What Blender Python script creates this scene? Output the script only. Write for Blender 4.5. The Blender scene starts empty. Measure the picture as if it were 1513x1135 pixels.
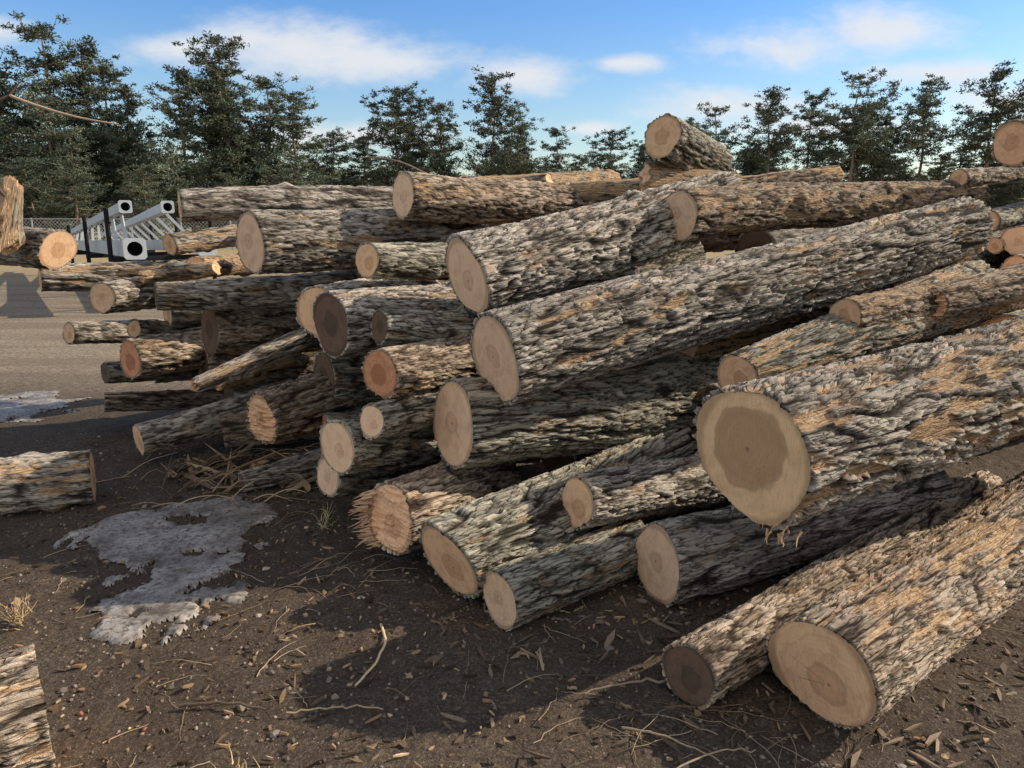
import bpy, math, numpy as np
from mathutils import Vector
rng=np.random.default_rng(7)
D2R=math.radians
scene=bpy.context.scene
coll=scene.collection

# ------------------------------------------------------------------ helpers
def hsh(i,j,s):
    v=np.sin(i*127.1+j*311.7+s*74.7)*43758.5453
    return v-np.floor(v)
def vn(x,y,s=0,per=None):
    xi=np.floor(x);yi=np.floor(y);fx=x-xi;fy=y-yi
    fx=fx*fx*(3-2*fx);fy=fy*fy*(3-2*fy)
    x0=xi;x1=xi+1
    if per: x0=np.mod(x0,per);x1=np.mod(x1,per)
    a=hsh(x0,yi,s);b=hsh(x1,yi,s);c=hsh(x0,yi+1,s);d=hsh(x1,yi+1,s)
    return (a*(1-fx)+b*fx)*(1-fy)+(c*(1-fx)+d*fx)*fy
def fbm(x,y,s=0,o=4):
    r=0;a=.5;t=0
    for k in range(o):
        r=r+a*vn(x*2**k,y*2**k,s+k*3.1);t+=a;a*=.5
    return r/t
def voro(x,y,s,per):
    xi=np.floor(x);yi=np.floor(y)
    F1=np.full(x.shape,9.);F2=np.full(x.shape,9.);cr=np.zeros(x.shape)
    for di in(-1,0,1):
        for dj in(-1,0,1):
            ci=xi+di;cj=yi+dj;cm=np.mod(ci,per)
            px=ci+hsh(cm,cj,s);py=cj+hsh(cm,cj,s+5.3)
            d=np.hypot(px-x,py-y)
            n=d<F1
            F2=np.where(n,F1,np.minimum(F2,d))
            cr=np.where(n,hsh(cm,cj,s+9.1),cr)
            F1=np.where(n,d,F1)
    return F1,F2,cr
def sstep(a,b,x):
    t=np.clip((x-a)/(b-a),0,1);return t*t*(3-2*t)

def mkmesh(name,V,faces,mats,smooth=None,uvs=None,cols=None):
    """faces: list of (array (k,n) of indices, material index, smooth, uv array (k,n,2) or None)"""
    me=bpy.data.meshes.new(name)
    me.vertices.add(len(V));me.vertices.foreach_set("co",np.asarray(V,dtype=np.float32).ravel())
    idx=np.concatenate([a.ravel() for a,_,_,_ in faces]).astype(np.int32)
    tot=np.concatenate([np.full(len(a),a.shape[1]) for a,_,_,_ in faces])
    st=np.concatenate([[0],np.cumsum(tot)[:-1]]).astype(np.int32)
    me.loops.add(len(idx));me.polygons.add(len(tot))
    me.polygons.foreach_set("loop_start",st)
    me.loops.foreach_set("vertex_index",idx)
    me.polygons.foreach_set("material_index",np.concatenate([np.full(len(a),m) for a,m,_,_ in faces]).astype(np.int32))
    me.update(calc_edges=True)
    me.polygons.foreach_set("use_smooth",np.concatenate([np.full(len(a),s) for a,_,s,_ in faces]).astype(bool))
    if any(u is not None for *_,u in faces):
        ul=me.uv_layers.new(name="UVMap")
        U=np.concatenate([(u if u is not None else np.zeros(a.shape+(2,))).reshape(-1,2) for a,_,_,u in faces])
        ul.data.foreach_set("uv",U.astype(np.float32).ravel())
    if cols is not None:
        at=me.color_attributes.new(name="Col",type='FLOAT_COLOR',domain='POINT')
        at.data.foreach_set("color",np.asarray(cols,dtype=np.float32).ravel())
    for m in mats: me.materials.append(m)
    me.update()
    return me
def addobj(name,me,parent=None,loc=None):
    o=bpy.data.objects.new(name,me);coll.objects.link(o)
    if parent: o.parent=parent
    if loc is not None:o.location=loc
    return o

class NT:
    def __init__(s,name):
        s.m=bpy.data.materials.new(name);s.m.use_nodes=True
        s.t=s.m.node_tree;s.b=s.t.nodes["Principled BSDF"]
        s.b.inputs["Specular IOR Level"].default_value=.2
    def n(s,ty,**k):
        o=s.t.nodes.new(ty)
        for a,b in k.items():
            if a.startswith('i_'):
                q=a[2:];o.inputs[int(q) if q.isdigit() else q].default_value=b
            else:setattr(o,a,b)
        return o
    def l(s,a,b): s.t.links.new(a,b)
    def math(s,op,a,b=None,c=None,clamp=False):
        o=s.n('ShaderNodeMath',operation=op,use_clamp=clamp)
        for i,x in enumerate((a,b,c)):
            if x is None: continue
            if isinstance(x,(int,float)):o.inputs[i].default_value=x
            else:s.l(x,o.inputs[i])
        return o.outputs[0]
    def mix(s,f,a,b,bt='MIX'):
        o=s.n('ShaderNodeMix',data_type='RGBA',blend_type=bt)
        for x,i in((f,0),(a,6),(b,7)):
            if isinstance(x,(int,float)):o.inputs[i].default_value=x
            elif isinstance(x,tuple):o.inputs[i].default_value=x+(1,)
            else:s.l(x,o.inputs[i])
        return o.outputs[2]
    def noise(s,vec,scale,detail=4,rough=.6,dist=0):
        o=s.n('ShaderNodeTexNoise');o.inputs['Scale'].default_value=scale;o.inputs['Detail'].default_value=detail
        o.inputs['Roughness'].default_value=rough;o.inputs['Distortion'].default_value=dist
        if vec is not None:s.l(vec,o.inputs['Vector'])
        return o.outputs['Fac']
    def ramp(s,f,pts):
        o=s.n('ShaderNodeValToRGB');e=o.color_ramp.elements
        while len(e)<len(pts):e.new(.5)
        for k,(q,cc) in enumerate(pts):
            e[k].position=q;e[k].color=(cc if isinstance(cc,tuple) else (cc,)*3)+(1,)
        s.l(f,o.inputs[0]);return o.outputs[0]
    def mapping(s,vec,sc):
        o=s.n('ShaderNodeMapping');o.inputs['Scale'].default_value=sc;s.l(vec,o.inputs['Vector']);return o.outputs[0]
    def scale(s,vec,f):
        v=s.n('ShaderNodeVectorMath',operation='SCALE');s.l(vec,v.inputs[0])
        if isinstance(f,(int,float)):v.inputs['Scale'].default_value=f
        else:s.l(f,v.inputs['Scale'])
        return v.outputs[0]
    def bump(s,h,st,dist,prev=None):
        o=s.n('ShaderNodeBump');o.inputs['Strength'].default_value=st;o.inputs['Distance'].default_value=dist
        s.l(h,o.inputs['Height'])
        if prev is not None:s.l(prev,o.inputs['Normal'])
        return o.outputs[0]

# ------------------------------------------------------------------ materials
def bark_mat(name,ridge,furrow,moss):
    t=NT(name)
    uv=t.n('ShaderNodeUVMap').outputs[0]
    oi=t.n('ShaderNodeObjectInfo')
    off=t.n('ShaderNodeVectorMath',operation='ADD');t.l(uv,off.inputs[0])
    sc=t.n('ShaderNodeVectorMath',operation='SCALE');sc.inputs[0].default_value=(37,17,5);t.l(oi.outputs['Random'],sc.inputs['Scale'])
    t.l(sc.outputs[0],off.inputs[1]);uv=off.outputs[0]
    at=t.n('ShaderNodeAttribute',attribute_name='Col')
    sep=t.n('ShaderNodeSeparateColor');t.l(at.outputs['Color'],sep.inputs[0])
    h,peel,cr=sep.outputs
    fine=t.noise(t.mapping(uv,(1,.25,1)),110,4,.75)
    crn=t.noise(t.mapping(uv,(1,.15,1)),46,2,.55,.3)
    crack=t.ramp(t.math('ABSOLUTE',t.math('SUBTRACT',crn,.5)),[(.0,0.),(.05,1.)])
    fiber=t.noise(t.mapping(uv,(1,.05,1)),170,3,.65)
    big=t.noise(uv,3.2,3,.6);med=t.noise(t.mapping(uv,(1,.45,1)),9,3,.65)
    hh=t.math('ADD',h,t.math('MULTIPLY',t.math('SUBTRACT',fine,.5),1.0),clamp=True)
    hh=t.math('MULTIPLY',hh,t.math('MULTIPLY_ADD',crack,.6,.4))
    mid=tuple(.38*a+.62*b for a,b in zip(ridge,furrow))
    base=t.ramp(hh,[(0.08,furrow),(.38,mid),(.72,ridge),(1,tuple(min(1,1.3*x) for x in ridge))])
    base=t.mix(t.math('MULTIPLY',t.ramp(big,[(.45,0.),(.7,1.)]),.5),base,t.mix(hh,tuple(.22*q for q in moss),moss))
    fl=t.math('MULTIPLY',t.ramp(med,[(.59,0.),(.64,1.)]),t.ramp(fine,[(.45,0.),(.54,1.)]))
    base=t.mix(t.math('MULTIPLY',fl,.65),base,(.47,.28,.145))
    base=t.scale(base,t.math('MULTIPLY_ADD',cr,.5,.74))
    tan=t.ramp(fiber,[(.3,(.28,.16,.075)),(.5,(.56,.365,.205)),(.72,(.74,.56,.37))])
    tan=t.mix(t.ramp(fine,[(.50,0.),(.60,.7)]),tan,(.20,.115,.06))
    col=t.mix(t.math('MULTIPLY',peel,1.,clamp=True),base,tan)
    col=t.scale(col,t.math('MULTIPLY_ADD',oi.outputs['Random'],.4,.82))
    t.l(col,t.b.inputs['Base Color']);t.b.inputs['Roughness'].default_value=.92
    H=t.math('ADD',t.math('MULTIPLY',fine,1.),t.math('ADD',t.math('MULTIPLY',crack,.5),t.math('MULTIPLY',fiber,.3)))
    t.l(t.bump(H,1.,.015),t.b.inputs['Normal']);return t.m
BARKS=[bark_mat('bark_grey',(.455,.395,.325),(.048,.035,.025),(.265,.22,.175)),
       bark_mat('bark_brown',(.44,.345,.255),(.048,.032,.021),(.31,.205,.125)),
       bark_mat('bark_mossy',(.39,.355,.28),(.042,.035,.025),(.235,.225,.15))]
def wood_mat(name,c1,c2,heart,hr,cen=(0,0),ringk=26):
    t=NT(name)
    uv=t.n('ShaderNodeUVMap').outputs[0]
    oi=t.n('ShaderNodeObjectInfo')
    sx=t.n('ShaderNodeSeparateXYZ');t.l(uv,sx.inputs[0])
    ox=t.math('MULTIPLY',t.math('SUBTRACT',oi.outputs['Random'],.5),.3)
    x=t.math('SUBTRACT',t.math('SUBTRACT',sx.outputs[0],cen[0]),ox);y=t.math('ADD',t.math('SUBTRACT',sx.outputs[1],cen[1]),ox)
    nv=t.n('ShaderNodeVectorMath',operation='ADD');t.l(uv,nv.inputs[0]);cbr=t.n('ShaderNodeCombineXYZ');t.l(t.math('MULTIPLY',oi.outputs['Random'],91.),cbr.inputs[0]);t.l(cbr.outputs[0],nv.inputs[1]);nu=nv.outputs[0]
    nz=t.noise(nu,1.5,3,.5);nz2=t.noise(nu,5,3,.5)
    r=t.math('SQRT',t.math('ADD',t.math('MULTIPLY',x,x),t.math('MULTIPLY',y,y)))
    r0_=t.math('SQRT',t.math('ADD',t.math('MULTIPLY',sx.outputs[0],sx.outputs[0]),t.math('MULTIPLY',sx.outputs[1],sx.outputs[1])))
    rd=t.math('ADD',r,t.math('MULTIPLY',t.math('SUBTRACT',nz,.5),.6))
    rw=t.math('ADD',rd,t.math('MULTIPLY',t.math('SUBTRACT',nz2,.5),.05))
    cb=t.n('ShaderNodeCombineXYZ');t.l(rw,cb.inputs[0]);t.l(oi.outputs['Random'],cb.inputs[1])
    rings=t.noise(cb.outputs[0],ringk,4,.75)
    grain=t.noise(nu,60,3,.7)
    saw=t.noise(t.mapping(nu,(3.,40.,1)),1.3,3,.6)
    c2=tuple(.35*a_+.65*b_ for a_,b_ in zip(c1,c2))
    col=t.ramp(rings,[(.32,c2),(.62,c1)])
    hm=t.ramp(rd,[(max(0,hr-.07),1.),(hr+.05,0.)])
    edge=t.ramp(rd,[(hr-.09,0.),(hr,1.),(hr+.05,0.)])
    col=t.mix(t.math('MULTIPLY',hm,.8),col,t.mix(t.ramp(rings,[(.35,0.),(.65,1.)]),tuple(.82*q for q in heart),heart))
    col=t.mix(t.math('MULTIPLY',edge,.35),col,tuple(.5*q for q in heart))
    rim=t.ramp(r0_,[(.90,0.),(.98,1.)])
    col=t.mix(t.math('MULTIPLY',rim,.6),col,tuple(.45*q for q in c2))
    patch=t.noise(nu,2.6,4,.65)
    col=t.mix(t.math('MULTIPLY',t.ramp(patch,[(.45,0.),(.75,1.)]),.5),col,(.52*c2[0],.46*c2[1],.42*c2[2]))
    ang=t.math('ARCTAN2',y,x)
    ca=t.n('ShaderNodeCombineXYZ');t.l(t.math('ADD',ang,t.math('MULTIPLY',nz2,.12)),ca.inputs[0]);t.l(oi.outputs['Random'],ca.inputs[1])
    chk=t.noise(ca.outputs[0],9,2,.6)
    cm=t.math('MULTIPLY',t.ramp(chk,[(.70,0.),(.715,1.)]),t.ramp(r,[(.03,0.),(.08,1.),(.4,1.),(.75,0.)]))
    col=t.mix(t.math('MULTIPLY',cm,.65),col,(.12,.075,.04))
    pith=t.ramp(r,[(.02,1.),(.045,0.)]);col=t.mix(t.math('MULTIPLY',pith,.6),col,(.14,.08,.04))
    g=t.math('MULTIPLY_ADD',grain,.45,.84);g=t.math('MULTIPLY',g,t.math('MULTIPLY_ADD',saw,.5,.82))
    g=t.math('MULTIPLY',g,t.math('MULTIPLY_ADD',oi.outputs['Random'],.25,.90))
    t.l(t.scale(col,g),t.b.inputs['Base Color']);t.b.inputs['Roughness'].default_value=.8
    t.l(t.bump(t.math('ADD',saw,t.math('MULTIPLY',grain,.4)),.6,.012),t.b.inputs['Normal']);return t.m
W={'p':wood_mat('wood_pale',(.90,.615,.39),(.76,.475,.285),(.80,.50,.30),.25),
   't':wood_mat('wood_tan',(.88,.555,.325),(.68,.39,.21),(.68,.385,.205),.38,(.1,-.1)),
   'r':wood_mat('wood_reddish',(.68,.33,.175),(.46,.20,.10),(.42,.17,.085),.45,(.05,.1)),
   'h':wood_mat('wood_heart',(.90,.60,.34),(.80,.50,.26),(.50,.30,.155),.64,(.0,-.02),20),
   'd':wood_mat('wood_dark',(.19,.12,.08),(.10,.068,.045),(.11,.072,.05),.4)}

def simple(name,colr,rough=.8,noise_s=None,amt=.3,metal=0.):
    t=NT(name);t.b.inputs['Roughness'].default_value=rough;t.b.inputs['Metallic'].default_value=metal
    tc=t.n('ShaderNodeTexCoord').outputs['Object']
    n=t.noise(tc,noise_s or 10,4,.6)
    col=t.mix(n,tuple(q*(1-amt) for q in colr),tuple(min(1,q*(1+amt)) for q in colr))
    t.l(col,t.b.inputs['Base Color']);return t
def attrmat(name,rough=.85,grain=False):
    t=NT(name);a=t.n('ShaderNodeAttribute',attribute_name='Col');c_=a.outputs['Color']
    if grain:
        n=t.noise(t.n('ShaderNodeTexCoord').outputs['Object'],120,4,.7);c_=t.scale(c_,t.math('MULTIPLY_ADD',n,1.2,.4))
    t.l(c_,t.b.inputs['Base Color']);t.b.inputs['Roughness'].default_value=rough
    return t

# ------------------------------------------------------------------ ground
def gh(x,y):
    return .035*(fbm(x*.9+3,y*.9+7,11,3)-.5)+.018*(fbm(x*4,y*4,5,3)-.5)
def axis_coords(a,b,step,far):
    mid=np.arange(a,b,step)
    g=np.geomspace(step,far,70)
    return np.concatenate([(a-np.cumsum(g)[::-1]),mid,b+np.cumsum(g)])
gx=axis_coords(-4,3.6,.022,90);gy=axis_coords(1.0,5.5,.022,90)
GX,GY=np.meshgrid(gx,gy)
near=np.exp(-np.maximum(0,np.hypot(GX,GY-3)-6)/6)
GZ=gh(GX,GY)*near+(.022*(fbm(GX*14,GY*14,2,4)-.5)+.006*(hsh(np.floor(GX*300),np.floor(GY*300),2)-.5))*near
ni,nj=GX.shape
V=np.stack([GX,GY,GZ],-1).reshape(-1,3)
I=np.arange(ni*nj).reshape(ni,nj)
Q=np.stack([I[:-1,:-1],I[:-1,1:],I[1:,1:],I[1:,:-1]],-1).reshape(-1,4)
t=NT('ground_soil')
tc=t.n('ShaderNodeTexCoord').outputs['Object'];sx=t.n('ShaderNodeSeparateXYZ');t.l(tc,sx.inputs[0])
n1=t.noise(tc,1.1,5,.6);n2=t.noise(tc,9,6,.72);n3=t.noise(tc,70,5,.75)
soil=t.ramp(n2,[(.3,(.044,.031,.022)),(.55,(.105,.076,.053)),(.8,(.20,.148,.104))])
soil=t.mix(.55,soil,t.ramp(n3,[(.35,(.02,.014,.01)),(.52,(.12,.087,.061)),(.7,(.36,.28,.20))]))
def stones(scale,th,lo,hi,amt,col):
    vr=t.n('ShaderNodeTexVoronoi');vr.inputs['Scale'].default_value=scale;t.l(tc,vr.inputs['Vector'])
    vc=t.n('ShaderNodeSeparateColor');t.l(vr.outputs['Color'],vc.inputs[0])
    m_=t.math('MULTIPLY',t.ramp(vr.outputs['Distance'],[(.2,1.),(.4,0.)]),t.math('GREATER_THAN',vc.outputs[0],th))
    return t.mix(t.math('MULTIPLY',m_,amt),col,t.mix(vc.outputs[1],lo,hi)),m_
col,m1=stones(75,.84,(.12,.09,.065),(.36,.29,.22),.9,soil)
col,m2=stones(170,.66,(.08,.06,.045),(.34,.27,.20),.8,col)
damp=t.ramp(n1,[(.38,0.),(.6,1.)])
col=t.mix(t.math('MULTIPLY',damp,.45),col,(.045,.033,.024))
far=t.math('MULTIPLY',t.math('SUBTRACT',t.math('ADD',sx.outputs[1],t.math('MULTIPLY',n1,2.)),7.4),.5,clamp=True)
grav=t.mix(n2,(.28,.21,.14),(.54,.435,.31))
grav=t.mix(t.math('MULTIPLY',t.ramp(n3,[(.4,1.),(.55,0.)]),.6),grav,(.14,.11,.08))
n4=t.noise(tc,24,5,.75)
grav=t.mix(t.ramp(n4,[(.44,.75),(.54,0.)]),grav,(.13,.10,.07))
grav,_=stones(16,.70,(.16,.125,.09),(.60,.52,.42),.75,grav)
trk=t.noise(t.mapping(tc,(.12,1.2,1)),1.3,5,.6)
grav=t.mix(t.math('MULTIPLY',t.ramp(trk,[(.45,0.),(.56,1.)]),.55),grav,(.18,.13,.085))
col=t.mix(far,col,grav)
far2=t.math('MULTIPLY',t.math('SUBTRACT',t.math('ADD',sx.outputs[1],t.math('MULTIPLY',n1,12.)),25),.1,clamp=True)
col=t.mix(far2,col,t.mix(n2,(.28,.20,.09),(.48,.37,.20)))
t.l(col,t.b.inputs['Base Color']);t.b.inputs['Roughness'].default_value=.9
t.l(t.bump(t.math('ADD',t.math('MULTIPLY',n2,1.6),t.math('ADD',t.math('MULTIPLY',n3,.8),t.math('MULTIPLY',m1,.4))),.8,.016),t.b.inputs['Normal'])
addobj('ground',mkmesh('ground',V,[(Q,0,True,None)],[t.m]))

# ------------------------------------------------------------------ ice patches
def ice(name,blobs,bb,step,seed):
    xs=np.arange(bb[0],bb[1],step);ys=np.arange(bb[2],bb[3],step)
    X,Y=np.meshgrid(xs,ys)
    m=np.full(X.shape,-9.)
    for cx,cy,rx,ry in blobs:
        m=np.maximum(m,1-np.hypot((X-cx)/rx,(Y-cy)/ry))
    m=m+1.3*(fbm(X*5.2+seed,Y*5.2,seed,5)-.55)
    m=m-.7*sstep(.56,.64,fbm(X*7,Y*7,seed+20,4))
    h=np.clip(m*.10,-.012,.008)+.005*fbm(X*20,Y*20,3,3)
    Z=gh(X,Y)+.008+h
    keep=m>-.03
    I=np.arange(X.size).reshape(X.shape)
    k=keep[:-1,:-1]|keep[1:,1:]
    Q=np.stack([I[:-1,:-1],I[:-1,1:],I[1:,1:],I[1:,:-1]],-1)[k]
    V=np.stack([X,Y,Z],-1).reshape(-1,3)
    u=np.unique(Q);mp=np.zeros(len(V),int);mp[u]=np.arange(len(u))
    return addobj(name,mkmesh(name,V[u],[(mp[Q],0,True,None)],[icem.m]))
icem=NT('dirty_ice');tc=icem.n('ShaderNodeTexCoord').outputs['Object']
a=icem.noise(tc,4,7,.72);b2=icem.noise(tc,38,6,.75)
colr=icem.mix(icem.ramp(a,[(.38,0.),(.62,1.)]),(.13,.105,.085),(.48,.43,.375))
colr=icem.mix(icem.ramp(b2,[(.48,0.),(.60,.9)]),colr,(.09,.07,.053))
icem.l(colr,icem.b.inputs['Base Color']);icem.b.inputs['Roughness'].default_value=.5;icem.b.inputs['Specular IOR Level'].default_value=.4
icem.l(icem.bump(icem.math('ADD',a,icem.math('MULTIPLY',b2,.5)),.6,.014),icem.b.inputs['Normal'])
ice('ice_patch',[(-1.40,2.86,.24,.27),(-1.60,3.2,.27,.34),(-1.80,3.65,.44,.42),(-1.62,3.85,.3,.3)],(-3.2,-.6,2.1,4.9),.009,31)
ice('ice_patch',[(-4.6,6.3,.7,.65)],(-6.5,-2,4.6,8.6),.025,47)

# ------------------------------------------------------------------ logs
def make_log(spec,k):
    p0=np.array(spec[0:3],float);p1=np.array(spec[3:6],float);r0,r1=spec[6:8]
    o=spec[8] if len(spec)>8 else {}
    wood=o.get('w','p');peel=o.get('peel',.16);jag=o.get('jag',0.);cut=o.get('cut',(0,0));lo=o.get('lo',1.)
    sd=k*3.37+1.2;rr=np.random.default_rng(100+k);rv=np.random.default_rng(900+k)
    ax=p1-p0;L=np.linalg.norm(ax);a=ax/L
    up=np.array([0,0,1.])
    if abs(a[2])>.8: up=np.array([0,1.,0])
    e1=-(up-a*(up@a));e1/=np.linalg.norm(e1);e2=np.cross(a,e1)
    dist=np.linalg.norm(p0-np.array([0,0,1.6]))
    res=np.clip(.0023*dist,.005,.03)*lo
    rm=(r0+r1)/2
    n=int(np.clip(2*math.pi*rm/res,36,260));m=int(np.clip(L/(res*1.7),8,420))
    th=np.arange(n)/n*2*math.pi;s=np.linspace(0,L,m)
    S,T=np.meshgrid(s,th,indexing='ij')
    ph=rr.uniform(0,6.28,6)
    oval=o.get('oval',.045)
    shape=1+oval*np.sin(2*T+ph[0]+.5*S)+.03*np.sin(3*T+ph[1]-.9*S)+.015*np.sin(5*T+ph[2]+1.5*S)
    shape+=.07*(vn(T/6.2832*6,S*2.2,sd,6)-.5)
    base=(r0+(r1-r0)*S/L)*shape
    for q in range(rr.integers(1,4)):
        kt=rr.uniform(0,6.28);ks=rr.uniform(.2,.95)*L;kr=rr.uniform(.03,.06)
        dt=(np.mod(T-kt+math.pi,2*math.pi)-math.pi)*rm
        base=base+.03*np.exp(-(dt**2+(S-ks)**2)/kr**2)
    D=o.get('D',min(.026,.11*r0+.004)*rv.uniform(.6,1.12))
    cw=o.get('cw',(.026 if r0>.15 else .021)*rv.uniform(.85,1.4))
    st_=rv.uniform(.75,1.3)
    Pc=2*max(4,round(math.pi*rm/cw))
    X0=T/(2*math.pi)*Pc
    tw=rr.uniform(-.22,.22)/cw        # slight spiral grain
    w1=vn(X0/2,S*4.5,sd,Pc//2)-.5;w2=vn(X0,S*13,sd+2,Pc)-.5
    X=X0+tw*S*.3+1.5*w1+.38*w2
    na=vn(X,S/(cw*10.5*st_),sd+20,Pc)
    nb=vn(X+.37,S/(cw*6.*st_)+.8*w2+40,sd+31,Pc)
    fa=np.abs(na-.5);fb=np.abs(nb-.48)
    h1=sstep(.0,.12,fa);h1b=.34+.66*sstep(.0,.095,fb)
    Y=S/(cw*5.5*st_)+.8*w1+.3*w2
    F1,F2,cr=voro(X,Y,sd,Pc)
    h2=.34+.66*sstep(.0,.13,F2-F1)
    rough=fbm(X0*2,S*32,sd+8,3)
    h=h1*h1b*h2
    h=np.clip(h*(.75+.35*cr)+.32*(rough-.5),0,1)
    pn=.62*fbm(np.cos(T)*2.2+S*1.9+7,np.sin(T)*2.2+S*.6+sd,sd+3,4)+.38*cr
    pth=.86-.55*peel
    pm=sstep(pth,pth+.02,pn+.12*(rough-.5))
    Rr=base-D*(1-h)+.006*(rough-.5)
    Rp=base-D*.9+.008*(fbm(X0*1.5,S*6,sd+2,2)-.5)
    R=Rr*(1-pm)+np.minimum(Rp,Rr+.002)*pm
    def cutoff(x,y):
        o_=cut[0]*x+cut[1]*y
        if jag: o_=o_-jag*(np.abs(fbm(x*70+sd,y*6,sd,3)-.5)*2.6+.9*(fbm(x*6,y*6,sd+1,2)-.5))
        return o_
    bend=o.get('bend',.012*L)
    def place(x,y,S_):
        w0=np.clip(1-S_/.32,0,1);w1_=np.clip(1-(L-S_)/.32,0,1)
        off=cutoff(x,y)*w0
        if jag: off=off+jag*w1_*(fbm(x*20,y*9,sd+6,3)-.5)*2
        S2=S_+off
        bx=bend*np.sin(math.pi*S_/L+ph[4])*np.cos(ph[3])-bend*np.sin(ph[4])*np.cos(ph[3])
        by=bend*np.sin(math.pi*S_/L+ph[4])*np.sin(ph[3])-bend*np.sin(ph[4])*np.sin(ph[3])
        return p0+S2[...,None]*a+(x+bx)[...,None]*e1+(y+by)[...,None]*e2
    rag=.010*(vn(T/6.2832*Pc*2,S*0,sd+12,Pc*2)-.5)
    Se=S.copy();Se[0]+=rag[0];Se[-1]+=rag[-1]
    V=place(R*np.cos(T),R*np.sin(T),Se).reshape(-1,3)
    col=np.stack([h,pm,cr,np.ones_like(h)],-1).reshape(-1,4)
    I=np.arange(n*m).reshape(m,n);In=np.roll(I,-1,axis=1)
    Q=np.stack([I[:-1],In[:-1],In[1:],I[1:]],-1).reshape(-1,4)
    u0=T*rm;u1=(T+2*math.pi/n)*rm
    UV=np.stack([np.stack([u0[:-1],S[:-1]],-1),np.stack([u1[:-1],S[:-1]],-1),np.stack([u1[1:],S[1:]],-1),np.stack([u0[1:],S[1:]],-1)],-2).reshape(-1,4,2)
    faces=[(Q,0,True,UV)];nv=len(V);Vs=[V];Cs=[col]
    for e in(0,-1):
        rb=base[e]-D*.85
        rb=np.minimum(rb,R[e]-.001)
        fr=np.array([1,.95,.9,.84,.78,.7,.62,.54,.46,.38,.3,.2,.1]) if jag else np.array([1,.97,.8,.55,.3,.12])
        kf=len(fr)
        x=fr[:,None]*rb[None,:]*np.cos(th);y=fr[:,None]*rb[None,:]*np.sin(th)
        Sx=np.full(x.shape,s[e])
        C=place(x,y,Sx).reshape(-1,3)
        cen=place(np.array([0.]),np.array([0.]),np.array([s[e]]))
        J=nv+np.arange(kf*n).reshape(kf,n);Jn=np.roll(J,-1,axis=1)
        cidx=nv+kf*n
        bar=I[e];barn=In[e]
        A=np.stack([bar,J[0],Jn[0],barn],-1)
        B=np.stack([J[:-1],J[1:],Jn[1:],Jn[:-1]],-1).reshape(-1,4)
        Tn=np.stack([J[-1],np.full(n,cidx),Jn[-1]],-1)
        ux=np.concatenate([(x/rb.mean()).ravel(),[0]]);uy=np.concatenate([(y/rb.mean()).ravel(),[0]])
        uu=np.stack([ux,uy],-1)
        if e==-1:
            A=A[:,::-1];B=B[:,::-1];Tn=Tn[:,::-1]
        ringuv=np.stack([u0[e],S[e]],-1)
        uvA=np.repeat(ringuv[:,None,:],4,1)
        faces+= [(A,0,False,uvA),(B,1,False,uu[B-nv]),(Tn,1,False,uu[Tn-nv])]
        Vs+=[C,cen];Cs.append(np.tile([.4,0,.5,1],(kf*n+1,1)));nv+=kf*n+1
    me=mkmesh('log',np.concatenate(Vs),faces,[BARKS[o.get('b',k%3)],W[wood]],cols=np.concatenate(Cs))
    return addobj(o.get('name','log'),me)

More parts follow.
